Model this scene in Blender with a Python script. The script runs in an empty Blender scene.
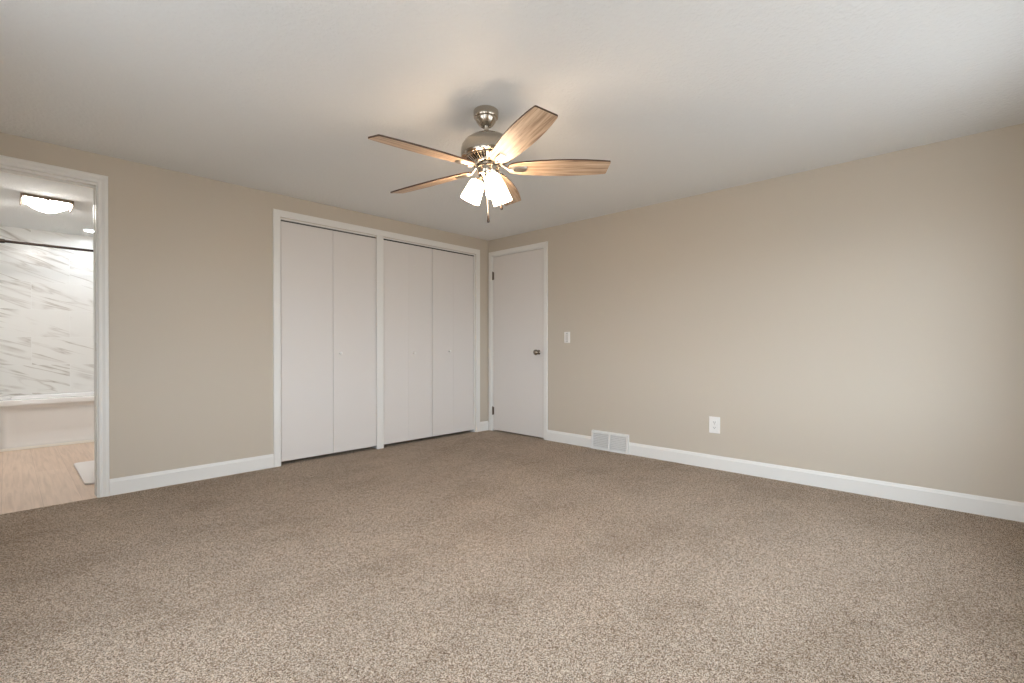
import bpy, bmesh, math, random
from mathutils import Vector, Matrix
random.seed(7)
PI = math.pi
S = bpy.context.scene
COL = S.collection

# ------------------------------------------------------------------ camera
YAW, PITCH, ROLL = math.radians(43.431), math.radians(-0.325), math.radians(0.0155)
FPX = 479.11
cam_d = bpy.data.cameras.new('camera')
cam = bpy.data.objects.new('camera', cam_d); COL.objects.link(cam)
fw = Vector((math.cos(YAW) * math.cos(PITCH), math.sin(YAW) * math.cos(PITCH), math.sin(PITCH)))
rt = Vector((math.sin(YAW), -math.cos(YAW), 0)); up = rt.cross(fw)
r2 = rt * math.cos(ROLL) + up * math.sin(ROLL); u2 = up * math.cos(ROLL) - rt * math.sin(ROLL)
cam.matrix_world = Matrix(((r2.x, u2.x, -fw.x, -3.9368), (r2.y, u2.y, -fw.y, -4.1129),
                           (r2.z, u2.z, -fw.z, 0.9843), (0, 0, 0, 1)))
cam_d.sensor_width = 36.0
cam_d.lens = FPX / 1024 * 36.0
cam_d.shift_y = (349.69 - 341.5) / 1024
cam_d.clip_start = 0.05
S.camera = cam

# ------------------------------------------------------------------ light and exposure
S.view_settings.view_transform = 'Standard'
S.view_settings.look = 'None'
S.view_settings.gamma = 1.0
S.view_settings.use_curve_mapping = False
S.view_settings.exposure = 0.13
SKY = 10.5
GROUND = 0.36              # how bright the ground outside is against the sky
FAN_GLOW = 27.0
BATH_GLOW = 64.0
SPOT_GLOW = 110.0
W = bpy.data.worlds.new('sky'); S.world = W
W.use_nodes = True
bg = W.node_tree.nodes['Background']
_s = W.node_tree.nodes.new('ShaderNodeSeparateXYZ')
_r = W.node_tree.nodes.new('ShaderNodeValToRGB'); _m = W.node_tree.nodes.new('ShaderNodeMapRange')
_tc = W.node_tree.nodes.new('ShaderNodeTexCoord')
W.node_tree.links.new(_tc.outputs['Generated'], _s.inputs[0])
_m.inputs['From Min'].default_value = -1.0; _m.inputs['From Max'].default_value = 1.0
W.node_tree.links.new(_s.outputs['Z'], _m.inputs['Value']); W.node_tree.links.new(_m.outputs[0], _r.inputs[0])
_e = _r.color_ramp.elements
_e[0].position = 0.47; _e[0].color = (GROUND * 0.9, GROUND * 0.95, GROUND, 1)
_e[1].position = 0.53; _e[1].color = (0.78, 0.885, 1.0, 1)
W.node_tree.links.new(_r.outputs['Color'], bg.inputs['Color'])
bg.inputs['Strength'].default_value = SKY
S.cycles.max_bounces = 12
S.cycles.diffuse_bounces = 8
S.cycles.sample_clamp_indirect = 6.0

# window openings: in the wall behind the camera and, added for evener light, in the wall left of it
WINDOWS = [(-4.34, -4.00), (-2.85, -1.85), (-1.65, -0.75)]
WLEFT_ADDED = [(-4.20, -3.10), (-2.85, -1.75)]
WZ0, WZ1 = 0.62, 1.90
YR = -4.53          # rear wall plane
XL = -4.42          # left wall plane
H = 2.242           # ceiling height
for a, b in WINDOWS:
    ld = bpy.data.lights.new('daylight', 'AREA'); ld.shape = 'RECTANGLE'
    ld.size = b - a; ld.size_y = WZ1 - WZ0
    ld.cycles.is_portal = True
    lo = bpy.data.objects.new('daylight', ld); COL.objects.link(lo)
    lo.location = ((a + b) / 2, YR - 0.10, (WZ0 + WZ1) / 2)
    lo.rotation_euler = (PI / 2, 0, 0)          # faces +y, into the room
for a, b in WLEFT_ADDED:  # light portals for the added left windows
    ld = bpy.data.lights.new('daylight', 'AREA'); ld.shape = 'RECTANGLE'
    ld.size = b - a; ld.size_y = WZ1 - WZ0
    ld.cycles.is_portal = True
    lo = bpy.data.objects.new('daylight', ld); COL.objects.link(lo)
    lo.location = (XL - 0.10, (a + b) / 2, (WZ0 + WZ1) / 2)
    lo.rotation_euler = (PI / 2, 0, -PI / 2)    # faces +x

# ------------------------------------------------------------------ materials
def lin(c):
    return tuple((v / 12.92 if v <= 0.04045 else ((v + 0.055) / 1.055) ** 2.4) for v in (x / 255 for x in c)) + (1,)

def mat(name, rgb=(200, 200, 200), rough=0.5, metal=0.0, spec=0.5, bump=None, emit=None):
    """bump = (noise scale, strength, distance); rgb in sRGB 0-255"""
    m = bpy.data.materials.new(name); m.use_nodes = True
    nt = m.node_tree; p = nt.nodes['Principled BSDF']
    p.inputs['Base Color'].default_value = lin(rgb)
    p.inputs['Roughness'].default_value = rough
    p.inputs['Metallic'].default_value = metal
    p.inputs['Specular IOR Level'].default_value = spec
    if emit:
        p.inputs['Emission Color'].default_value = lin(emit[0])
        p.inputs['Emission Strength'].default_value = emit[1]
    if bump:
        tc = nt.nodes.new('ShaderNodeTexCoord'); n = nt.nodes.new('ShaderNodeTexNoise')
        n.inputs['Scale'].default_value = bump[0]; n.inputs['Detail'].default_value = 3
        b = nt.nodes.new('ShaderNodeBump')
        b.inputs['Strength'].default_value = bump[1]; b.inputs['Distance'].default_value = bump[2]
        nt.links.new(tc.outputs['Object'], n.inputs['Vector'])
        nt.links.new(n.outputs['Fac'], b.inputs['Height'])
        nt.links.new(b.outputs['Normal'], p.inputs['Normal'])
    return m

class NT:
    """small helper for node trees"""
    def __init__(s, m): s.t = m.node_tree; s.p = s.t.nodes['Principled BSDF']
    def n(s, kind, **kw):
        x = s.t.nodes.new('ShaderNode' + kind)
        for k, v in kw.items():
            if k in x.inputs: x.inputs[k].default_value = v
            else: setattr(x, k, v)
        return x
    def l(s, a, b): s.t.links.new(a, b)
    def math(s, op, a, b=None):
        x = s.n('Math', operation=op)
        for i, v in enumerate((a, b)):
            if v is None: continue
            if isinstance(v, (int, float)): x.inputs[i].default_value = v
            else: s.l(v, x.inputs[i])
        return x.outputs[0]
    def ramp(s, fac, stops):
        r = s.n('ValToRGB'); e = r.color_ramp.elements
        while len(e) < len(stops): e.new(0.5)
        for el, (pos, c) in zip(e, stops): el.position = pos; el.color = c if len(c) == 4 else lin(c)
        s.l(fac, r.inputs[0]); return r.outputs['Color']
    def mix(s, fac, a, b, mode='MIX'):
        x = s.n('Mix', data_type='RGBA', blend_type=mode)
        for v, i in ((fac, 0), (a, 6), (b, 7)):
            if isinstance(v, (int, float)): x.inputs[i].default_value = v
            elif isinstance(v, tuple): x.inputs[i].default_value = v if len(v) == 4 else lin(v)
            else: s.l(v, x.inputs[i])
        return x.outputs[2]

M_wall = mat('greige_wall_paint', (197, 187, 172), 0.75, spec=0.25, bump=(260, 0.12, 0.002))
M_ceil = mat('white_ceiling_paint', (226, 227, 226), 0.9, spec=0.1)
def _ceil():
    t = NT(M_ceil); tc = t.n('TexCoord')
    a = t.n('TexNoise', Scale=70.0, Detail=4.0); b = t.n('TexVoronoi', Scale=45.0)
    t.l(tc.outputs['Object'], a.inputs['Vector']); t.l(tc.outputs['Object'], b.inputs['Vector'])
    h = t.math('ADD', a.outputs['Fac'], t.math('MULTIPLY', b.outputs['Distance'], 0.5))
    bp = t.n('Bump', Strength=0.6, Distance=0.005); t.l(h, bp.inputs['Height'])
    t.l(bp.outputs['Normal'], t.p.inputs['Normal'])
_ceil()
M_trim = mat('white_trim_paint', (229, 227, 222), 0.4, spec=0.4)
M_door = mat('off_white_door_paint', (221, 216, 211), 0.5, spec=0.35, bump=(120, 0.05, 0.001))
M_gap_shade = mat('gap_shade_dark', (34, 31, 28), 0.8)  # shade of the gap above the closet doors, put into the colour
M_plate = mat('white_plastic', (236, 233, 228), 0.35)
M_rocker = mat('grey_white_plastic', (214, 209, 202), 0.35)
M_slot = mat('dark_slot', (60, 57, 52), 0.6)
M_vent = mat('white_enamel_metal', (226, 225, 222), 0.4)
M_ventback = mat('grey_duct', (196, 194, 190), 0.6)
M_nickel = mat('brushed_nickel', (186, 177, 164), 0.16, metal=1.0)
M_nickel.node_tree.nodes['Principled BSDF'].inputs['Anisotropic'].default_value = 0.6
M_nickel.node_tree.nodes['Principled BSDF'].inputs['Anisotropic Rotation'].default_value = 0.25
_t = M_nickel.node_tree.nodes.new('ShaderNodeTangent'); _t.direction_type = 'RADIAL'; _t.axis = 'Z'
M_nickel.node_tree.links.new(_t.outputs[0], M_nickel.node_tree.nodes['Principled BSDF'].inputs['Tangent'])
M_pan = mat('warm_grey_metal', (150, 134, 118), 0.55, metal=0.4)
M_nickel2 = mat('satin_nickel', (190, 182, 170), 0.3, metal=1.0)
M_hinge = mat('aged_nickel', (120, 108, 94), 0.4, metal=1.0)
M_knob = mat('satin_nickel_knob', (150, 138, 124), 0.25, metal=1.0)
M_bronze = mat('dark_bronze', (62, 52, 46), 0.4, metal=0.8)
M_ring = mat('dark_gasket', (40, 34, 28), 0.6)
M_fob = mat('dark_wood_fob', (52, 38, 29), 0.4)
M_porc = mat('white_porcelain', (238, 237, 236), 0.12, spec=0.6)
M_caulk = mat('white_base_strip', (240, 236, 228), 0.4)
M_mat = mat('white_terry', (232, 228, 226), 0.95, spec=0.1, bump=(300, 0.8, 0.006))
M_track = mat('track_metal', (168, 166, 162), 0.4, metal=0.6)
M_edge = mat('dark_blade_edge', (74, 50, 34), 0.5)
M_shade = mat('lit_frosted_glass', (255, 250, 240), 0.4, emit=((255, 224, 190), FAN_GLOW))
M_bulb = mat('lit_bulb', (255, 250, 240), 0.4, emit=((255, 214, 160), FAN_GLOW * 2))
M_bowl = mat('lit_bowl_glass', (255, 250, 240), 0.4, emit=((249, 245, 240), BATH_GLOW))
M_spot = mat('lit_spot_lens', (255, 255, 255), 0.4, emit=((235, 245, 255), SPOT_GLOW))
M_frame = mat('white_vinyl', (235, 235, 233), 0.4)

def _glass():
    m = bpy.data.materials.new('window_glass'); m.use_nodes = True
    nt = m.node_tree; nt.nodes.remove(nt.nodes['Principled BSDF'])
    out = nt.nodes['Material Output']
    tr = nt.nodes.new('ShaderNodeBsdfTransparent'); gl = nt.nodes.new('ShaderNodeBsdfGlossy')
    gl.inputs['Roughness'].default_value = 0.02
    mx = nt.nodes.new('ShaderNodeMixShader'); mx.inputs[0].default_value = 0.06
    nt.links.new(tr.outputs[0], mx.inputs[1]); nt.links.new(gl.outputs[0], mx.inputs[2])
    nt.links.new(mx.outputs[0], out.inputs[0]); return m
M_glass = _glass()

def _carpet():
    m = mat('brown_beige_frieze_carpet', (160, 140, 120), 0.95, spec=0.05)
    t = NT(m); tc = t.n('TexCoord')
    v = tc.outputs['Object']
    fine = t.n('TexNoise', Scale=310.0, Detail=1.5, Roughness=0.6); t.l(v, fine.inputs['Vector'])
    tuft = t.n('TexVoronoi', Scale=340.0); t.l(v, tuft.inputs['Vector'])
    sep = t.n('SeparateColor'); t.l(tuft.outputs['Color'], sep.inputs[0])
    mixf = t.math('ADD', t.math('MULTIPLY', fine.outputs['Fac'], 0.62), t.math('MULTIPLY', sep.outputs[0], 0.38))
    col = t.ramp(mixf, [(0.31, (88, 66, 50)), (0.43, (180, 154, 130)), (0.54, (220, 197, 174)), (0.69, (255, 243, 226))])
    # brushed-pile patches left by the vacuum and by feet
    big = t.n('TexNoise', Scale=1.7, Detail=4.0, Roughness=0.6, Distortion=0.15)
    mp = t.n('Mapping'); mp.inputs['Scale'].default_value = (1.0, 1.5, 1.0); mp.inputs['Rotation'].default_value = (0, 0, 0.7)
    t.l(v, mp.inputs['Vector']); t.l(mp.outputs[0], big.inputs['Vector'])
    patch = t.ramp(big.outputs['Fac'], [(0.34, (0.85, 0.84, 0.83, 1)), (0.47, (0.96, 0.96, 0.96, 1)), (0.62, (1.02, 1.02, 1.02, 1))])
    t.l(t.mix(1.0, col, patch, 'MULTIPLY'), t.p.inputs['Base Color'])
    bp = t.n('Bump', Strength=0.9, Distance=0.012)
    t.l(t.math('ADD', fine.outputs['Fac'], t.math('MULTIPLY', tuft.outputs['Distance'], -0.8)), bp.inputs['Height'])
    t.l(bp.outputs['Normal'], t.p.inputs['Normal'])
    return m
M_carpet = _carpet()

def _planks():
    m = mat('pale_oak_vinyl_planks', (205, 178, 152), 0.42, spec=0.4)
    t = NT(m); tc = t.n('TexCoord'); v = tc.outputs['Object']
    mp = t.n('Mapping'); mp.inputs['Rotation'].default_value = (0, 0, PI / 2); t.l(v, mp.inputs['Vector'])
    br = t.n('TexBrick', Scale=1.0); br.offset = 0.37
    br.inputs['Brick Width'].default_value = 1.2; br.inputs['Row Height'].default_value = 0.18
    br.inputs['Mortar Size'].default_value = 0.0012
    br.inputs['Color1'].default_value = lin((212, 190, 171)); br.inputs['Color2'].default_value = lin((207, 184, 165))
    br.inputs['Mortar'].default_value = lin((186, 164, 147)); t.l(mp.outputs[0], br.inputs['Vector'])
    m2 = t.n('Mapping'); m2.inputs['Scale'].default_value = (30, 1.6, 1); t.l(v, m2.inputs['Vector'])
    g = t.n('TexNoise', Scale=1.6, Detail=5.0, Distortion=0.6); t.l(m2.outputs[0], g.inputs['Vector'])
    gr = t.ramp(g.outputs['Fac'], [(0.3, (0.86, 0.85, 0.84, 1)), (0.6, (1.04, 1.04, 1.04, 1))])
    t.l(t.mix(1.0, br.outputs['Color'], gr, 'MULTIPLY'), t.p.inputs['Base Color'])
    return m
M_planks = _planks()

def _marble(axis):
    """glossy white veined tile, 0.6 x 0.298 in running bond; axis 'x' or 'y' runs along the wall"""
    m = mat('white_marble_tile_' + axis, (236, 235, 232), 0.16, spec=0.18)
    t = NT(m); tc = t.n('TexCoord'); sp = t.n('SeparateXYZ'); t.l(tc.outputs['Object'], sp.inputs[0])
    u0 = t.math('ADD', sp.outputs[0 if axis == 'x' else 1], 3.445 if axis == 'x' else -3.15)
    w0 = t.math('ADD', sp.outputs[2], -0.492)
    row = t.math('FLOOR', t.math('DIVIDE', w0, 0.298))
    odd = t.math('MODULO', t.math('ADD', row, 10.0), 2.0)
    u1 = t.math('ADD', t.math('DIVIDE', u0, 0.605), t.math('MULTIPLY', odd, 0.5))
    coln = t.math('FLOOR', u1)
    fu = t.math('FRACT', u1); fw_ = t.math('FRACT', t.math('DIVIDE', w0, 0.298))
    # grout mask
    du = t.math('MULTIPLY', t.math('MINIMUM', fu, t.math('SUBTRACT', 1.0, fu)), 0.605)
    dw = t.math('MULTIPLY', t.math('MINIMUM', fw_, t.math('SUBTRACT', 1.0, fw_)), 0.298)
    grout = t.math('LESS_THAN', t.math('MINIMUM', du, dw), 0.0016)
    # veins: each tile cut from another piece of the slab
    cb = t.n('CombineXYZ')
    t.l(t.math('ADD', u0, t.math('MULTIPLY', coln, 1.7)), cb.inputs[0]); t.l(t.math('ADD', w0, t.math('MULTIPLY', row, 0.9)), cb.inputs[1])
    t.l(t.math('ADD', t.math('MULTIPLY', row, 3.1), t.math('MULTIPLY', coln, 7.3)), cb.inputs[2])
    rot = t.n('Mapping'); rot.inputs['Rotation'].default_value = (0, 0, 0.33); rot.inputs['Scale'].default_value = (1, 1, 1)
    t.l(cb.outputs[0], rot.inputs['Vector'])
    st = t.n('Mapping'); st.inputs['Scale'].default_value = (0.9, 8.0, 1); t.l(rot.outputs[0], st.inputs['Vector'])
    n1 = t.n('TexNoise', Scale=1.3, Detail=3.0, Roughness=0.5, Distortion=0.5); t.l(st.outputs[0], n1.inputs['Vector'])
    vein = t.math('ABSOLUTE', t.math('SUBTRACT', n1.outputs['Fac'], 0.5))
    n2 = t.n('TexNoise', Scale=3.0, Detail=2.0); t.l(rot.outputs[0], n2.inputs['Vector'])
    amt = t.ramp(n2.outputs['Fac'], [(0.38, (0, 0, 0, 1)), (0.62, (1, 1, 1, 1))])
    vc = t.ramp(vein, [(0.0, (188, 182, 175)), (0.016, (216, 212, 207)), (0.05, (238, 237, 234))])
    base = t.mix(amt, (238, 237, 234), vc)
    t.l(t.mix(grout, base, (242, 242, 240)), t.p.inputs['Base Color'])
    return m
M_tile_x = _marble('x'); M_tile_y = _marble('y')

def _wood():
    m = mat('light_oak_blade', (196, 164, 132), 0.45, spec=0.3)
    t = NT(m); tc = t.n('TexCoord')
    mp = t.n('Mapping'); mp.inputs['Scale'].default_value = (3.0, 60, 60); t.l(tc.outputs['Object'], mp.inputs['Vector'])
    n = t.n('TexNoise', Scale=1.3, Detail=6.0, Roughness=0.6, Distortion=0.4); t.l(mp.outputs[0], n.inputs['Vector'])
    c = t.ramp(n.outputs['Fac'], [(0.3, (120, 95, 76)), (0.46, (178, 150, 124)), (0.62, (210, 186, 160))])
    t.l(c, t.p.inputs['Base Color']); return m
M_wood = _wood()

# ------------------------------------------------------------------ mesh helpers
def BM(): return bmesh.new()
def box(bm, x0, x1, y0, y1, z0, z1, mi=0):
    vs = [bm.verts.new((x, y, z)) for x in (x0, x1) for y in (y0, y1) for z in (z0, z1)]
    q = [(0, 1, 3, 2), (4, 6, 7, 5), (0, 4, 5, 1), (2, 3, 7, 6), (0, 2, 6, 4), (1, 5, 7, 3)]
    for f in q:
        fc = bm.faces.new([vs[i] for i in f]); fc.material_index = mi
    return vs
def rbox(bm, x0, x1, y0, y1, z0, z1, r=0.003, seg=2):
    t = bmesh.new(); box(t, x0, x1, y0, y1, z0, z1)
    bmesh.ops.bevel(t, geom=t.edges[:] , offset=r, segments=seg, profile=0.5, affect='EDGES')
    merge(bm, t)
def merge(bm, other, M=None):
    me = bpy.data.meshes.new('tmp'); other.to_mesh(me); other.free()
    if M is not None: me.transform(M)
    bm.from_mesh(me); bpy.data.meshes.remove(me)
def lathe(bm, prof, seg=40, M=None, mi=0, close=False):
    """prof: list of (r, z) - revolved about z"""
    rings = []
    for r, z in prof:
        if r < 1e-5: rings.append([bm.verts.new((0, 0, z))])
        else: rings.append([bm.verts.new((r * math.cos(2 * PI * k / seg), r * math.sin(2 * PI * k / seg), z)) for k in range(seg)])
    for a, b in zip(rings, rings[1:]):
        for k in range(seg):
            k2 = (k + 1) % seg
            if len(a) == 1 and len(b) == 1: continue
            if len(a) == 1: f = [a[0], b[k], b[k2]]
            elif len(b) == 1: f = [a[k], b[0], a[k2]]
            else: f = [a[k], b[k], b[k2], a[k2]]
            bm.faces.new(f).material_index = mi
    if M is not None:
        for rg in rings:
            for v in rg: v.co = M @ v.co
def tube(bm, pts, rad, seg=10, cap=True):
    pts = [Vector(p) for p in pts]; n = len(pts)
    rads = rad if isinstance(rad, (list, tuple)) else [rad] * n
    prev = None; rings = []
    for i, p in enumerate(pts):
        d = (pts[min(i + 1, n - 1)] - pts[max(i - 1, 0)]).normalized()
        if prev is None: a = d.orthogonal().normalized()
        else: a = (prev - d * prev.dot(d)).normalized()
        prev = a; b = d.cross(a)
        rings.append([bm.verts.new(p + (a * math.cos(2 * PI * k / seg) + b * math.sin(2 * PI * k / seg)) * rads[i]) for k in range(seg)])
    for r0, r1 in zip(rings, rings[1:]):
        for k in range(seg): bm.faces.new([r0[k], r0[(k + 1) % seg], r1[(k + 1) % seg], r1[k]])
    if cap:
        bm.faces.new(rings[0][::-1]); bm.faces.new(rings[-1])
def extrude_profile(bm, prof, axis, a0, a1, sgn=1):
    """prof: closed (d, z) outline, d = distance out of the wall; swept along axis from a0 to a1."""
    def P(d, z, a): return (a, -d * sgn, z) if axis == 'x' else (-d * sgn, a, z)
    A = [bm.verts.new(P(d, z, a0)) for d, z in prof]; B = [bm.verts.new(P(d, z, a1)) for d, z in prof]
    n = len(prof)
    for k in range(n): bm.faces.new([A[k], A[(k + 1) % n], B[(k + 1) % n], B[k]])
    bm.faces.new(A[::-1]); bm.faces.new(B)
def obj(name, bm, mats, parent=None, loc=(0, 0, 0), rot=None, smooth=None):
    bmesh.ops.recalc_face_normals(bm, faces=bm.faces[:])
    me = bpy.data.meshes.new(name); bm.to_mesh(me); bm.free()
    for m in (mats if isinstance(mats, (list, tuple)) else [mats]): me.materials.append(m)
    o = bpy.data.objects.new(name, me); COL.objects.link(o)
    if smooth is not None:
        for p in me.polygons: p.use_smooth = True
        me.set_sharp_from_angle(angle=math.radians(smooth))
    o.location = loc
    if rot is not None: o.rotation_euler = rot
    if parent is not None: o.parent = parent
    return o
def struct(name, bm, mats, label=None, **kw):
    o = obj(name, bm, mats, **kw); o['kind'] = 'structure'
    if label: o['label'] = label
    return o
def thing(name, label, cat, loc=(0, 0, 0)):
    o = bpy.data.objects.new(name, None); COL.objects.link(o)
    o.location = loc; o.empty_display_size = 0.1; o['label'] = label; o['category'] = cat
    return o
def tag(o, label, cat):
    o['label'] = label; o['category'] = cat; return o

# ------------------------------------------------------------------ room shell
T = 0.11                      # wall thickness
BX0 = -3.515
BATH_L, BATH_R, BATH_Y = -4.42, -2.48, 3.15
OPEN_TOP = 2.052
C1 = (-2.384, -1.4625); C2 = (-1.421, -0.205); CTOP = 2.052
D_Y = (-0.056, -0.864); D_TOP = 2.056

bm = BM(); box(bm, XL - T, T, YR - T, 0.0, -0.08, 0.0); struct('floor', bm, M_carpet)
bm = BM(); box(bm, XL - T, BATH_R + 0.03, 0.0, BATH_Y + T, -0.08, 0.0); struct('floor_bathroom', bm, M_planks)
bm = BM(); box(bm, BATH_R + 0.03, T, 0.0, 0.82, -0.08, 0.0); struct('floor_closet', bm, M_carpet)
bm = BM(); box(bm, XL - T, T, YR - T, BATH_Y + T, H, H + 0.08); struct('ceiling', bm, M_ceil)

bm = BM()   # wall with the closets and the bathroom doorway
box(bm, XL - T, -4.30, 0, T, 0, H)
box(bm, -4.30, BX0, 0, T, OPEN_TOP, H)
box(bm, BX0, C1[0], 0, T, 0, H)
box(bm, C1[0], C2[1], 0, T, CTOP, H)
box(bm, C1[1], C2[0], 0, T, 0, CTOP)
box(bm, C2[1], 0.0, 0, T, 0, H)
struct('wall_back', bm, M_wall)
bm = BM()   # wall with the entry door
box(bm, 0, T, YR - T, D_Y[1], 0, H)
box(bm, 0, T, D_Y[1], D_Y[0], D_TOP, H)
box(bm, 0, T, D_Y[0], 0.82, 0, H)
struct('wall_right', bm, M_wall)
bm = BM()
ys = [YR - T] + [v for w in WLEFT_ADDED for v in w] + [0.0]
for i in range(len(ys) - 1):
    if i % 2 == 0: box(bm, XL - T, XL, ys[i], ys[i + 1], 0, H)
    else:
        box(bm, XL - T, XL, ys[i], ys[i + 1], 0, WZ0); box(bm, XL - T, XL, ys[i], ys[i + 1], WZ1, H)
struct('wall_left', bm, M_wall)
bm = BM(); box(bm, 1.2, 1.25, -1.6, 0.82, 0, H); box(bm, T, 1.2, -1.65, -1.6, 0, H); box(bm, T, 1.2, 0.77, 0.82, 0, H); struct('wall_leak_block', bm, M_wall)  # unseen box added behind the door to stop daylight leaking under it
bm = BM(); box(bm, T, 1.25, -1.65, 0.82, -0.08, 0); struct('floor_leak_block', bm, M_planks)
bm = BM(); box(bm, T, 1.25, -1.65, 0.82, H, H + .08); struct('ceiling_leak_block', bm, M_ceil)
bm = BM()
xs = [XL] + [v for w in WINDOWS for v in w] + [0.0]
for i in range(len(xs) - 1):
    if i % 2 == 0: box(bm, xs[i], xs[i + 1], YR - T, YR, 0, H)
    else:
        box(bm, xs[i], xs[i + 1], YR - T, YR, 0, WZ0); box(bm, xs[i], xs[i + 1], YR - T, YR, WZ1, H)
struct('wall_front', bm, M_wall)
# closet and bathroom shells
bm = BM(); box(bm, BATH_R + 0.03, 0.0, 0.71, 0.82, 0, H); struct('wall_closet', bm, M_wall)
bm = BM(); box(bm, BATH_R, BATH_R + 0.03, T, BATH_Y, 0, H); struct('wall_bathroom_right', bm, [M_ceil])
bm = BM()
box(bm, XL - T, XL, T, BATH_Y, 0, H); box(bm, XL, -3.996, 2.36, 2.42, 0, H); struct('wall_bathroom_left', bm, [M_ceil])
bm = BM(); box(bm, XL - T, BATH_R + 0.03, BATH_Y, BATH_Y + T, 0, H); struct('wall_bathroom_back', bm, [M_tile_x])
bm = BM(); box(bm, -4.05, -3.996, 2.42, BATH_Y, 0, H); struct('wall_tub_left', bm, [M_tile_y])
bm = BM(); box(bm, BATH_R - 0.008, BATH_R, 2.40, BATH_Y, 0, H); struct('wall_tub_right', bm, [M_tile_y])

# windows outside the frame; those in the left wall are added for light
def window(n, a, b, F):
    """F maps (along the wall, depth out of the room, z) boxes to the wall"""
    def bx(bm, a0, a1, d0, d1, z0, z1):
        (x0, y0), (x1, y1) = F(a0, d0), F(a1, d1)
        box(bm, min(x0, x1), max(x0, x1), min(y0, y1), max(y0, y1), z0, z1)
    f = 0.05; zm = (WZ0 + WZ1) / 2; bm = BM()
    bx(bm, a, a + f, .03, .085, WZ0, WZ1); bx(bm, b - f, b, .03, .085, WZ0, WZ1)
    bx(bm, a + f, b - f, .03, .085, WZ0, WZ0 + f); bx(bm, a + f, b - f, .03, .085, WZ1 - f, WZ1)
    bx(bm, a + f, b - f, .03, .075, zm - .02, zm + .02)
    w = struct('window_%d' % n, bm, M_frame)
    for z0, z1 in ((WZ0 + f, zm - .02), (zm + .02, WZ1 - f)):
        bm = BM(); bx(bm, a + f, b - f, .057, .063, z0, z1); obj('pane', bm, M_glass, w)
    bm = BM(); bx(bm, a - 0.04, b + 0.04, -.05, 0, WZ0 - 0.03, WZ0)
    bx(bm, a - 0.06, a, -.014, 0, WZ0, WZ1 + 0.06); bx(bm, b, b + 0.06, -.014, 0, WZ0, WZ1 + 0.06)
    bx(bm, a, b, -.014, 0, WZ1, WZ1 + 0.06)
    obj('window_casing', bm, M_trim, w)
for n, (a, b) in enumerate(WINDOWS): window(n + 1, a, b, lambda t, d: (t, YR - d))
for n, (a, b) in enumerate(WLEFT_ADDED): window(n + 4, a, b, lambda t, d: (XL - d, t))  # added unseen windows that even out the daylight

# baseboards
BB = [(0, 0.0), (0.0135, 0.0), (0.0135, 0.088), (0.0105, 0.0935), (0.0085, 0.102), (0.005, 0.1085), (0, 0.109)]
bm = BM(); extrude_profile(bm, BB, 'x', -3.469, -2.436); extrude_profile(bm, BB, 'x', -0.145, -0.0135)
struct('baseboard_back', bm, M_trim)
VENT = (-1.872, -1.470)
bm = BM(); extrude_profile(bm, BB, 'y', VENT[1] + 0.001, -0.908); extrude_profile(bm, BB, 'y', YR, VENT[0] - 0.001)
struct('baseboard_right', bm, M_trim)
bm = BM()
extrude_profile(bm, [(XL * -1 - d, z) for d, z in BB], 'y', YR + 0.014, -0.002)
struct('baseboard_left', bm, M_trim)
bm = BM(); extrude_profile(bm, [(-YR - d, z) for d, z in BB], 'x', XL + 0.0, -0.014); struct('baseboard_front', bm, M_trim)

# ------------------------------------------------------------------ casings (trim)
def mitred(bm, prof, path, plane):
    """sweep a casing profile round an opening. path: corner list (a, z) of the INNER edge, plane 'x' (y=0 wall) or 'y' (x=0 wall).
    prof: (across, out) pairs, across measured from the inner edge outwards."""
    rows = []
    n = len(path)
    for i, (a, z) in enumerate(path):
        def nrm(p, q):
            d = Vector((q[0] - p[0], q[1] - p[1])).normalized(); return Vector((-d.y, d.x))
        if i == 0: m = nrm(path[0], path[1])
        elif i == n - 1: m = nrm(path[-2], path[-1])
        else:
            n1 = nrm(path[i - 1], path[i]); n2 = nrm(path[i], path[i + 1]); m = (n1 + n2) / (1 + n1.dot(n2))
        row = []
        for c, d in prof:
            q = Vector((a, z)) + m * c
            row.append(bm.verts.new((q.x, -d, q.y) if plane == 'x' else (-d, q.x, q.y)))
        rows.append(row)
    k = len(prof)
    for r0, r1 in zip(rows, rows[1:]):
        for j in range(k): bm.faces.new([r0[j], r0[(j + 1) % k], r1[(j + 1) % k], r1[j]])
    bm.faces.new(rows[0]); bm.faces.new(rows[-1][::-1])
COLONIAL = [(0, 0), (0, .010), (.004, .013), (.012, .013), (.016, .0095), (.022, .0095), (.030, .0135), (.036, .0165), (.044, .0175), (.051, .0165), (.054, .013), (.054, 0)]
FLAT = [(0, 0), (0, .011), (.003, .013), (.053, .014), (.056, .011), (.056, 0)]
# bathroom doorway: jamb lining, stops and casing
bm = BM(); mitred(bm, COLONIAL, [(-4.295, 0.0), (-4.295, OPEN_TOP), (-3.524, OPEN_TOP), (-3.524, 0.0)], 'x')
tr1 = struct('trim_1', bm, M_trim, 'profiled white casing around the bathroom doorway')
bm = BM()
J = 0.016
box(bm, BX0 - J, BX0 - 0.0005, 0.0, T + 0.003, 0, OPEN_TOP - J); box(bm, -4.2995, -4.30 + J, 0.0, T + .003, 0, OPEN_TOP - J)
box(bm, -4.2995, BX0 - 0.0005, 0.0, T + .003, OPEN_TOP - J, OPEN_TOP - .0005)
box(bm, BX0 - J - .004, BX0 - J, 0.060, 0.09, 0, OPEN_TOP - J - .011); box(bm, -4.30 + J, -4.30 + J + .011, .035, .07, 0, OPEN_TOP - J - .011)
box(bm, -4.30 + J, BX0 - J, 0.035, 0.07, OPEN_TOP - J - .011, OPEN_TOP - J)
obj('jamb', bm, M_trim, tr1)
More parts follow.
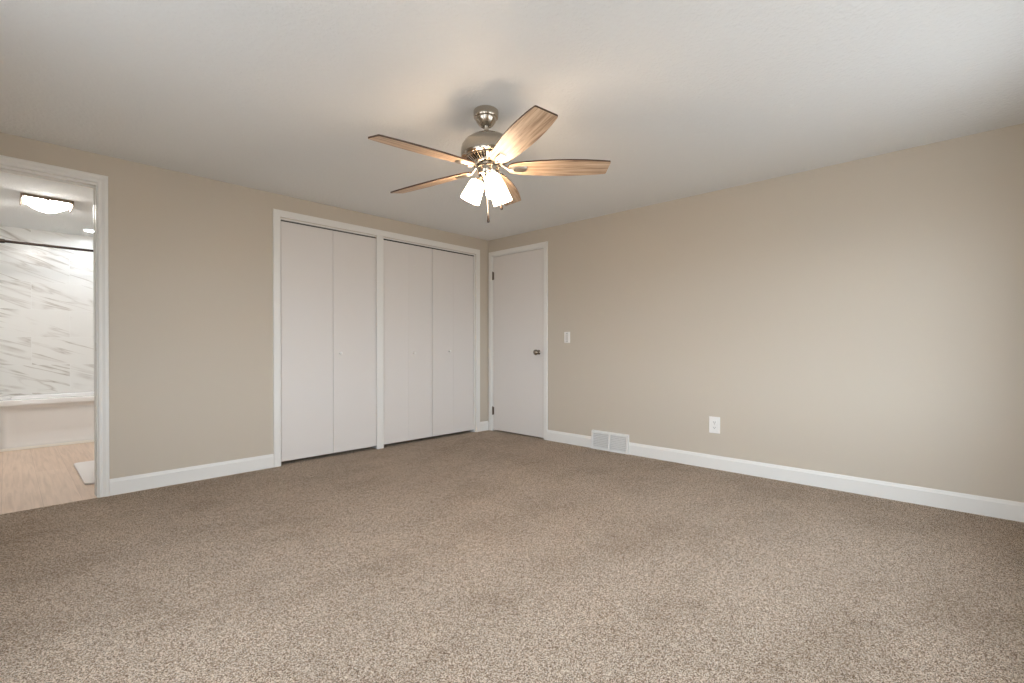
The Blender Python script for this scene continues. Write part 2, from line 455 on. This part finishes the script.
bm = BM(); box(bm, BX0 - J - .0015, BX0 - J, 0.008, 0.03, 0.955, 1.012); obj('strike_plate', bm, M_nickel2, tr1)
# closets: one casing with a post between the two openings
bm = BM(); mitred(bm, FLAT, [(-2.379, 0.0), (-2.379, 2.056), (-0.201, 2.056), (-0.201, 0.0)], 'x')
tr2 = struct('trim_2', bm, M_trim, 'flat white casing around both closet openings')
bm = BM(); rbox(bm, -1.490, -1.418, -0.013, -0.0005, 0.0, 2.056, .003); obj('post', bm, M_trim, tr2)
bm = BM()
for a, b in (C1, C2):
    box(bm, a + .0005, a + .012, 0.0, T, 0, CTOP - .012); box(bm, b - .012, b - .0005, 0.0, T, 0, CTOP - .012)
    box(bm, a + .0005, b - .0005, 0.0, T, CTOP - .012, CTOP - .0005)
obj('jamb', bm, M_trim, tr2)
# entry door casing
bm = BM(); mitred(bm, [(0, 0), (0, .010), (.003, .012), (.043, .013), (.046, .010), (.046, 0)], [(-0.861, 0.0), (-0.861, 2.053), (-0.059, 2.053), (-0.059, 0.0)], 'y')
tr3 = struct('trim_3', bm, M_trim, 'flat white casing around the entry door')
bm = BM()
box(bm, -.004, T, -0.078, -0.0565, 0, 2.0555); box(bm, -.004, T, -0.8635, -0.855, 0, 2.0555); box(bm, -.004, T, -0.855, -0.078, 2.040, 2.0555)
box(bm, 0.042, 0.06, -0.855, -0.078, 2.028, 2.040); box(bm, .042, .06, -0.855, -.843, 0, 2.028); box(bm, .042, .06, -.090, -.078, 0, 2.028)
obj('jamb', bm, M_trim, tr3)

# ------------------------------------------------------------------ doors
def door_empty(name, label, loc=(0, 0, 0)):
    o = bpy.data.objects.new(name, None); COL.objects.link(o); o.location = loc; o.empty_display_size = 0.1
    o['kind'] = 'structure'; o['label'] = label; return o
def knob_small(parent, x, z, y=0.011):
    bm = BM(); M = Matrix.Translation((x, y, z)) @ Matrix.Rotation(PI / 2, 4, 'X')
    lathe(bm, [(0, 0), (.009, 0), (.0075, .006), (.008, .011), (.0135, .018), (.0148, .023), (.0125, .028), (.006, .0305), (0, .031)], 24, M)
    obj('knob', bm, M_plate, parent, smooth=40)
def bifold(name, label, x0, x1, seam, knobx, knobz, gap=.0002):
    d = door_empty(name, label)
    for a, b in ((x0, seam - gap), (seam + gap, x1)):
        bm = BM(); rbox(bm, a, b, 0.012, 0.043, 0.030, 2.0285, .0007, 1); obj('door_panel', bm, M_door, d)
    knob_small(d, knobx, knobz)
    return d
d2 = bifold('door_2', 'white two-panel bifold closet door beside the bathroom wall section', -2.366, -1.4775, -1.9165, -1.851, 0.927, .0015)
d3 = bifold('door_3', 'white bifold closet door right of the white centre post', -1.403, -0.8185, -1.115, -1.054, 0.922)
d4 = bifold('door_4', 'white bifold closet door nearest the room corner', -0.8125, -0.222, -0.522, -0.588, 0.938)
for d, a, b in ((d2, C1[0] + .013, C1[1] - .013), (d3, C2[0] + .013, -0.8155), (d4, -0.8155, C2[1] - .013)):
    bm = BM(); box(bm, a, b, 0.013, 0.041, 2.0305, 2.0398); obj('track_gap_shade', bm, M_gap_shade, d)  # track strip coloured near black to stand in for the shaded gap
    if d is d2:
        bm = BM(); box(bm, a, b, 0.003, 0.0075, 2.0345, 2.0392); obj('track_lip', bm, M_track, d)

d1 = door_empty('door_1', 'flat white entry door in the right wall by the corner', (0, 0, 0))
bm = BM(); rbox(bm, 0.001, 0.036, -0.8525, -0.0795, 0.014, 2.037, .0015, 1); obj('door_panel', bm, M_door, d1)
for z in (1.817, 0.235):
    bm = BM()
    lathe(bm, [(0, -.047), (.0065, -.047), (.0065, .047), (0, .047)], 16, Matrix.Translation((-.0045, -.0775, z)))
    lathe(bm, [(0, .047), (.004, .047), (.0045, .051), (0, .053)], 12, Matrix.Translation((-.0045, -.0775, z)))
    box(bm, -.0006, .0009, -.096, -.0805, z - .045, z + .045)
    obj('hinge', bm, M_hinge, d1, smooth=40)
M = Matrix.Translation((0.001, -0.785, 0.927)) @ Matrix.Rotation(-PI / 2, 4, 'Y')
bm = BM(); lathe(bm, [(0, 0), (.024, 0), (.0255, .003), (.023, .008), (.015, .012), (.0105, .015), (.0105, .026), (.014, .031), (.024, .038), (.0295, .048), (.0300, .056), (.0265, .066), (.018, .072), (.009, .0745), (0, .075)], 36, M)
obj('door_knob', bm, M_knob, d1, smooth=40)
bm = BM(); box(bm, 0.003, .03, -.8535, -.8523, .900, .957); obj('latch_plate', bm, M_nickel2, d1)

# ------------------------------------------------------------------ wall fittings
t = thing('light_switch', 'small white light switch on the right wall just past the entry door', 'light switch', (0, -1.163, 1.083))
bm = BM(); rbox(bm, -.0065, 0, -.036, .036, -.0575, .0555, .003); obj('cover_plate', bm, M_plate, t)
bm = BM()
vs = [(-.0066, -.0165, -.033), (-.0066, .0165, -.033), (-.0066, .0165, .033), (-.0066, -.0165, .033)]
rbox(bm, -.0085, -.0064, -.0165, .0165, -.033, .033, .0008, 1)
obj('rocker', bm, M_rocker, t)
for z in (-.041, .041):
    bm = BM(); box(bm, -.0069, -.0064, -.012, .012, z - .002, z + .002); obj('screw', bm, M_slot, t)

t = thing('electrical_outlet', 'white duplex outlet low on the right wall right of the floor vent', 'outlet', (0, -2.643, 0.357))
bm = BM(); rbox(bm, -.0065, 0, -.0435, .0435, -.069, .064, .003); obj('cover_plate', bm, M_plate, t)
for zc in (-.024, .019):
    bm = BM(); rbox(bm, -.0092, -.0064, -.0165, .0165, zc - .0145, zc + .0145, .004, 2); f = obj('receptacle', bm, M_plate, t)
    bm = BM()
    box(bm, -.0095, -.0091, -.0085, -.006, zc - .001, zc + .008); box(bm, -.0095, -.0091, .006, .0085, zc - .001, zc + .007)
    lathe(bm, [(0, 0), (.0027, 0), (.0027, .0004), (0, .0004)], 12, Matrix.Translation((-.0091, 0, zc - .007)) @ Matrix.Rotation(-PI / 2, 4, 'Y'))
    obj('slots', bm, M_slot, f)
bm = BM(); lathe(bm, [(0, 0), (.003, 0), (.002, .001), (0, .0012)], 12, Matrix.Translation((-.0064, 0, 0)) @ Matrix.Rotation(-PI / 2, 4, 'Y')); obj('screw', bm, M_nickel2, t)

vw = (VENT[1] - VENT[0]); vy = (VENT[0] + VENT[1]) / 2; VH = .172
t = thing('baseboard_vent', 'white louvered heating vent set into the right baseboard', 'vent', (0, vy, 0))
bm = BM()   # housing: flat frame that leans back to the wall at the top, with end caps
h = vw / 2 - .0005; DB, DT = .034, .020
def VX(z, o=0.0): return -(DB + (DT - DB) * z / VH) - o
def vbar(y0, y1, z0, z1, dep=.010):
    v = [bm.verts.new((VX(z) + dx, y, z)) for dx in (0, dep) for y in (y0, y1) for z in (z0, z1)]
    for f in [(0, 1, 3, 2), (4, 6, 7, 5), (0, 4, 5, 1), (2, 3, 7, 6), (0, 2, 6, 4), (1, 5, 7, 3)]: bm.faces.new([v[i] for i in f])
vbar(-h + .0035, -h + .020, .001, VH - .0005); vbar(h - .020, h - .0035, .001, VH - .0005)
vbar(-h + .020, h - .020, .001, .020); vbar(-h + .020, h - .020, VH - .016, VH - .0005); vbar(-.009, .009, .020, VH - .016)
for s in (-1, 1):       # end caps
    ya, yb = (s * h, s * (h - .003))
    v = [bm.verts.new(c) for y in (ya, yb) for c in ((0, y, .001), (VX(.001), y, .001), (VX(VH), y, VH), (0, y, VH + .006))]
    for f in [(0, 1, 2, 3), (4, 7, 6, 5), (0, 4, 5, 1), (1, 5, 6, 2), (2, 6, 7, 3), (3, 7, 4, 0)]: bm.faces.new([v[i] for i in f])
v = [bm.verts.new(c) for y in (-h, h) for c in ((VX(VH), y, VH), (0, y, VH + .006), (0, y, VH + .003), (VX(VH), y, VH - .003))]
for f in [(0, 1, 2, 3), (4, 7, 6, 5), (0, 4, 5, 1), (1, 5, 6, 2), (2, 6, 7, 3), (3, 7, 4, 0)]: bm.faces.new([v[i] for i in f])
obj('vent_frame', bm, M_vent, t)
for y0, y1 in ((-h + .020, -.009), (.009, h - .020)):
    bm = BM(); n = 9
    for k in range(n):
        zc = .026 + k * (VH - .016 - .030) / (n - 1)
        v = [bm.verts.new(c) for y in (y0, y1) for c in ((VX(zc) + .002, y, zc - .004), (VX(zc) + .002, y, zc - .0025), (VX(zc) + .013, y, zc + .0055), (VX(zc) + .013, y, zc + .004))]
        for f in [(0, 1, 2, 3), (4, 7, 6, 5), (0, 4, 5, 1), (1, 5, 6, 2), (2, 6, 7, 3), (3, 7, 4, 0)]: bm.faces.new([v[i] for i in f])
    obj('louvers', bm, M_vent, t)
bm = BM(); box(bm, -.003, -.001, -h + .003, h - .003, .002, VH); obj('back_plate', bm, M_ventback, t)

# ------------------------------------------------------------------ ceiling fan
FX, FY = -2.1748, -2.2536
PIV = 2.20 - H
fan = thing('ceiling_fan', 'five-blade brushed nickel ceiling fan with pale wood blades and three lit glass shades', 'ceiling fan', (FX, FY, H))
TILT = Matrix.Rotation(-0.0356, 4, 'Y') @ Matrix.Rotation(-0.0308, 4, 'X')
TE = TILT.to_euler()
def fz(z): return z - 2.20        # height above the pivot
def fpart(name, bm, m, parent=None, smooth=35):
    """parts below the ball joint hang with the slight lean the fan has"""
    if parent is None: return obj(name, bm, m, fan, (0, 0, PIV), TE, smooth)
    return obj(name, bm, m, parent, smooth=smooth)
bm = BM(); lathe(bm, [(0, 0), (.062, 0), (.066, -.004), (.067, -.012), (.066, -.030), (.064, -.040), (.0615, -.043), (.057, -.0445), (.056, -.048), (.052, -.060), (.040, -.076), (.030, -.085), (.024, -.088), (.022, -.084), (0.012, -.080)], 48)
obj('canopy', bm, M_nickel, fan, smooth=35)
bm = BM()
lathe(bm, [(0, fz(2.18)), (.016, fz(2.176)), (.020, fz(2.165)), (.0125, fz(2.152)), (.0125, fz(2.130)), (.018, fz(2.129)), (.020, fz(2.124)), (.019, fz(2.114)), (.012, fz(2.112)), (0, fz(2.108))], 28)
fpart('downrod', bm, M_nickel)
bm = BM()
lathe(bm, [(0, fz(2.110)), (.03, fz(2.110)), (.062, fz(2.106)), (.096, fz(2.095)), (.120, fz(2.078)), (.136, fz(2.055)), (.142, fz(2.030)), (.143, fz(2.006)), (.139, fz(1.994)), (.130, fz(1.989)), (.120, fz(1.989)), (.118, fz(2.000)), (0, fz(2.002))], 64)
mh = fpart('motor_housing', bm, M_nickel)
bm = BM()   # vented ring under the motor: ribs over a dark cone
n = 40
for k in range(n):
    a = 2 * PI * k / n; ca, sa = math.cos(a), math.sin(a)
    pts = [(.119, 1.998), (.119, 1.986), (.098, 1.972), (.078, 1.958), (.074, 1.960), (.074, 1.998)]
    L = []
    for s in (-1, 1):
        L.append([bm.verts.new((r * ca - s * .0042 * r / .119 * sa, r * sa + s * .0042 * r / .119 * ca, fz(z))) for r, z in pts])
    bm.faces.new(L[0]); bm.faces.new(L[1][::-1])
    for j in range(6): bm.faces.new([L[0][j], L[0][(j + 1) % 6], L[1][(j + 1) % 6], L[1][j]])
lathe(bm, [(.118, fz(1.9935)), (.122, fz(1.987)), (.118, fz(1.982)), (.113, fz(1.9825))], 64)
lathe(bm, [(.086, fz(1.966)), (.082, fz(1.957)), (.072, fz(1.953)), (.030, fz(1.953))], 48)
fpart('vent_ring', bm, M_nickel, mh)
bm = BM(); lathe(bm, [(.112, fz(1.9995)), (.088, fz(1.980)), (.070, fz(1.968)), (.0, fz(1.968))], 48); fpart('vent_core', bm, M_ring, mh)
bm = BM()
lathe(bm, [(0, fz(1.956)), (.058, fz(1.956)), (.058, fz(1.9425)), (.060, fz(1.9415)), (.060, fz(1.937)), (.0575, fz(1.936)), (.0575, fz(1.906)), (.055, fz(1.902)), (.046, fz(1.897)), (.040, fz(1.892)), (.034, fz(1.880)), (.020, fz(1.872)), (.010, fz(1.866)), (0, fz(1.864))], 48)
sh = fpart('switch_housing', bm, M_nickel)
bm = BM(); lathe(bm, [(.0582, fz(1.9425)), (.064, fz(1.942)), (.064, fz(1.939)), (.0582, fz(1.9385))], 48); fpart('gasket_ring', bm, M_ring, sh)

# blades: local x runs outwards, built once then copied
BPITCH = -0.2321; ZB = -0.2632
out = [(.104, .0), (.1055, .014), (.111, .028), (.123, .038), (.150, .048), (.20, .0565), (.28, .0655), (.36, .0700), (.44, .0710), (.52, .0685), (.59, .0630), (.63, .0585), (.650, .0560), (.6555, .0535), (.6575, .048)]
outline = [(x, y) for x, y in out] + [(x, -y) for x, y in out[:0:-1]]
outline = outline[0:1] + outline[1:]
bm = BM(); th = .008
tops = [bm.verts.new((x, y, th / 2)) for x, y in outline]; bots = [bm.verts.new((x, y, -th / 2)) for x, y in outline]
bm.faces.new(tops).material_index = 0; bm.faces.new(bots[::-1]).material_index = 0
for k in range(len(outline)):
    k2 = (k + 1) % len(outline); bm.faces.new([tops[k], bots[k], bots[k2], tops[k2]]).material_index = 1
me0 = obj('blade', bm, [M_wood, M_edge], fan)
bm = BM()   # blade iron: arm from the motor, then a cast pad under the blade root
tube(bm, [(.062, 0, .022), (.078, 0, .016), (.094, 0, .004), (.106, 0, -.006), (.118, 0, -.0085), (.135, 0, -.0085)], [.010, .009, .0085, .0085, .010, .012], 12)
pad = [(.118, .010), (.128, .017), (.145, .021), (.17, .0225), (.195, .0215), (.207, .019)]
pl = pad + [(x, -y) for x, y in pad[::-1]]
lo_ = [bm.verts.new((x, y, -.0032)) for x, y in pl]
hi_ = [bm.verts.new((.160 + (x - .160) * .93, y * .78, -.0032 - .011 * (1 - 0.25 * (x > .2)))) for x, y in pl]
for k in range(len(pl)):
    k2 = (k + 1) % len(pl); bm.faces.new([lo_[k], lo_[k2], hi_[k2], hi_[k]])
bm.faces.new(hi_); bm.faces.new(lo_[::-1])
bmesh.ops.recalc_face_normals(bm, faces=bm.faces[:])
iron0 = obj('blade_iron', bm, M_nickel2, me0, smooth=50)
for k in range(5):
    a = math.radians(175.6) + k * 2 * PI / 5
    b = me0 if k == 0 else me0.copy()
    Mx = Matrix.Translation((0, 0, PIV)) @ TILT @ Matrix.Translation((0, 0, ZB)) @ Matrix.Rotation(a, 4, 'Z') @ Matrix.Rotation(BPITCH, 4, 'X')
    if k: COL.objects.link(b); b.parent = fan
    b.matrix_basis = Mx
    if k:
        ir = iron0.copy(); COL.objects.link(ir); ir.parent = b

# light kit: three arms, sockets and bell shades
SH_T = math.radians(27)
for phi in (-116, 4, 124):
    a = math.radians(phi); R = Matrix.Rotation(a, 4, 'Z')
    bm = BM()
    tube(bm, [R @ Vector(p) for p in ((.025, 0, fz(1.893)), (.040, 0, fz(1.894)), (.050, 0, fz(1.889)), (.056, 0, fz(1.878)))], .008, 10)
    SM = R @ Matrix.Translation((.053, 0, fz(1.884))) @ Matrix.Rotation(PI - SH_T, 4, 'Y')   # z runs down the shade
    lathe(bm, [(0, -.004), (.014, -.003), (.021, .003), (.024, .010), (.024, .022), (.020, .024), (0, .024)], 28, SM)
    arm = fpart('lamp_arm', bm, M_nickel)
    bm = BM()
    pr = [(.0215, .010), (.029, .012), (.0355, .017), (.040, .027), (.0435, .045), (.0465, .066), (.0495, .088), (.0525, .108), (.054, .124)]
    lathe(bm, pr + [(r - .003, z) for r, z in pr[::-1]] + [pr[0]], 40, SM)
    shd = fpart('lamp_shade', bm, M_shade, smooth=60)
    bm = BM()
    lathe(bm, [(0, .024), (.012, .026), (.014, .040), (.022, .055), (.027, .070), (.024, .085), (.014, .094), (0, .097)], 20, SM)
    fpart('bulb', bm, M_bulb, shd, 60)

# pull chains
right2 = Vector((rt.x, rt.y, 0)); near2 = -Vector((fw.x, fw.y, 0)).normalized()
for lat, near, z0, z1 in ((-.012, .030, 1.895, 1.676), (.060, .014, 1.915, 1.745)):
    q = right2 * lat + near2 * near; bm = BM()
    n = int((z0 - z1) / .0055)
    for k in range(n):
        bmesh.ops.create_icosphere(bm, subdivisions=1, radius=.0030, matrix=Matrix.Translation((q.x, q.y, fz(z0 - k * .0055))))
    tube(bm, [(q.x, q.y, fz(z0)), (q.x, q.y, fz(z1))], .0012, 6)
    ch = fpart('pull_chain', bm, M_nickel2)
    bm = BM(); lathe(bm, [(0, .004), (.003, .003), (.0045, -.004), (.0065, -.018), (.0075, -.028), (.006, -.035), (0, -.0375)], 16, Matrix.Translation((q.x, q.y, fz(z1))))
    fpart('fob', bm, M_fob, ch)

# ------------------------------------------------------------------ bathroom
# bathtub
TX0, TX1, TY0, TY1, TZ = -3.992, BATH_R - 0.010, 2.452, BATH_Y - 0.003, 0.475
tub = thing('bathtub', 'white alcove bathtub against the marble tile wall', 'bathtub', ((TX0 + TX1) / 2, (TY0 + TY1) / 2, 0))
hx, hy = (TX1 - TX0) / 2, (TY1 - TY0) / 2
def rrect(hx, hy, r, z, cx=0, cy=0, n=6):
    P = []
    for sx, sy, a0 in ((1, 1, 0), (-1, 1, PI / 2), (-1, -1, PI), (1, -1, 3 * PI / 2)):
        for k in range(n + 1):
            a = a0 + (PI / 2) * k / n
            P.append((cx + sx * (hx - r) + r * math.cos(a), cy + sy * (hy - r) + r * math.sin(a), z))
    return P
def loft(bm, loops, cap_last=True, cap_first=False):
    R = [[bm.verts.new(p) for p in L] for L in loops]
    for a, b in zip(R, R[1:]):
        n = len(a)
        for k in range(n): bm.faces.new([a[k], a[(k + 1) % n], b[(k + 1) % n], b[k]])
    if cap_last: bm.faces.new(R[-1])
    if cap_first: bm.faces.new(R[0][::-1])
bm = BM()
loft(bm, [rrect(hx, hy, .012, TZ - .045), rrect(hx, hy, .012, TZ - .014), rrect(hx - .004, hy - .004, .012, TZ - .004), rrect(hx - .014, hy - .014, .012, TZ),
          rrect(hx - .075, hy - .085, .12, TZ), rrect(hx - .087, hy - .097, .12, TZ - .012), rrect(hx - .12, hy - .12, .13, TZ - .20), rrect(hx - .17, hy - .15, .13, .10), rrect(hx - .24, hy - .20, .12, .075)])
# underside of the rim
loft(bm, [rrect(hx, hy, .012, TZ - .045), rrect(hx - .02, hy - .02, .012, TZ - .047), rrect(hx - .13, hy - .125, .13, TZ - .06)], False)
obj('basin', bm, M_porc, tub, smooth=45)
bm = BM()   # apron: recessed front skirt with a shallow panel
prof = [(.004, TZ - .044), (.012, TZ - .060), (.030, TZ - .075), (.034, TZ - .10), (.036, .16), (.030, .075), (.016, .045), (.008, .03), (.006, .0)]
nx = 24; rows = []
for d, z in prof:
    row = []
    for k in range(nx + 1):
        x = -hx + .002 + (2 * hx - .004) * k / nx
        e = min(1, (hx - abs(x)) / .03); e = e * e * (3 - 2 * e)
        row.append(bm.verts.new((x, -hy + .006 + (d - .006) * e, z)))
    rows.append(row)
for r0, r1 in zip(rows, rows[1:]):
    for k in range(nx): bm.faces.new([r0[k], r0[k + 1], r1[k + 1], r1[k]])
ap = obj('apron', bm, M_porc, tub, smooth=50)
sol = ap.modifiers.new('solid', 'SOLIDIFY'); sol.thickness = .006; sol.offset = -1
bm = BM(); extrude_profile(bm, [(0, 0), (.014, 0), (.014, .008), (.010, .018), (.003, .022), (0, .022)], 'x', -hx, hx)
obj('base_strip', bm, M_caulk, tub, (0, -hy + .004, 0))

# shower rod
rod = thing('shower_rod', 'dark bronze shower curtain rod spanning above the bathtub', 'shower rod', (-3.995, 2.45, 1.978))
L = (BATH_R - .008) - (-3.995)
bm = BM(); lathe(bm, [(0, .001), (.0125, .001), (.0125, L - .001), (0, L - .001)], 24, Matrix.Rotation(PI / 2, 4, 'Y')); obj('rod', bm, M_bronze, rod, smooth=40)
for x, s in ((0.0005, 1), (L - .0005, -1)):
    bm = BM(); lathe(bm, [(0, 0), (.030, 0), (.030, .006), (.024, .012), (.020, .024), (.019, .050), (.0135, .058)], 28, Matrix.Translation((x, 0, 0)) @ Matrix.Rotation(s * PI / 2, 4, 'Y'))
    obj('end_flange', bm, M_bronze, rod, smooth=40)

# flush-mount light: metal pan with a slumped square glass held by clips
LXc, LYc = -3.690, 1.630
fl = thing('flush_mount_light', 'lit square flush-mount light with bowed glass on the bathroom ceiling', 'ceiling light', (LXc, LYc, H))
bm = BM(); hw = .152
loft(bm, [rrect(hw, hw, .006, 0), rrect(hw, hw, .006, -.024), rrect(hw - .004, hw - .004, .006, -.026), rrect(hw - .010, hw - .010, .006, -.024), rrect(hw - .010, hw - .010, .006, -.006)], True, True)
obj('pan', bm, M_pan, fl)
for s_ in (-1, 1):
    bm = BM(); rbox(bm, *sorted((s_ * (hw + .001), s_ * (hw + .010))), -hw, hw, -.046, -.0005, .002, 1); obj('end_bracket', bm, M_pan, fl)
bm = BM(); n = 16; hg = .141; grid = []
for i in range(n + 1):
    row = []
    for j in range(n + 1):
        u = -1 + 2 * i / n; v = -1 + 2 * j / n
        sag = (1 - u * u) * (1 - v * v)
        row.append(bm.verts.new((u * hg, v * hg, -.023 - .078 * sag ** .9)))
    grid.append(row)
for i in range(n):
    for j in range(n): bm.faces.new([grid[i][j], grid[i + 1][j], grid[i + 1][j + 1], grid[i][j + 1]])
gb = obj('glass_bowl', bm, M_bowl, fl, smooth=60)
gs = gb.modifiers.new('solid', 'SOLIDIFY'); gs.thickness = .004
for x, y in ((0, -hg), (0, hg), (-hg, 0), (hg, 0)):
    bm = BM(); sx = .010 if y else .003; sy = .003 if y else .010
    box(bm, x - sx, x + sx, y - sy, y + sy, -.036, -.012); obj('clip', bm, M_nickel2, fl)
bm = BM(); lathe(bm, [(0, -.100), (.008, -.101), (.010, -.107), (.006, -.113), (0, -.115)], 16); obj('finial', bm, M_nickel2, fl, smooth=40)

# recessed shower light
rl = thing('recessed_light', 'bright round recessed light in the bathroom ceiling over the tub', 'ceiling light', (-3.290, 2.770, H))
bm = BM(); lathe(bm, [(.058, -.001), (.060, -.005), (.066, -.008), (.078, -.005), (.080, -.0005)], 40); obj('trim_ring', bm, M_plate, rl, smooth=40)
bm = BM(); lathe(bm, [(0, -.0045), (.058, -.0045), (.058, -.001), (0, -.001)], 40); obj('lens', bm, M_spot, rl)

# bath mat
bm = BM(); hx2, hy2 = .27, .43
loft(bm, [rrect(hx2 - .006, hy2 - .006, .03, 0.0005), rrect(hx2, hy2, .034, .006), rrect(hx2 - .001, hy2 - .001, .034, .014), rrect(hx2 - .008, hy2 - .008, .03, .018), rrect(hx2 - .03, hy2 - .03, .02, .0165)], True, True)
tag(obj('bath_mat', bm, M_mat, None, (-3.556 + hx2, .420 + hy2, 0), smooth=50), 'white bath mat on the pale wood bathroom floor behind the door casing', 'bath mat')
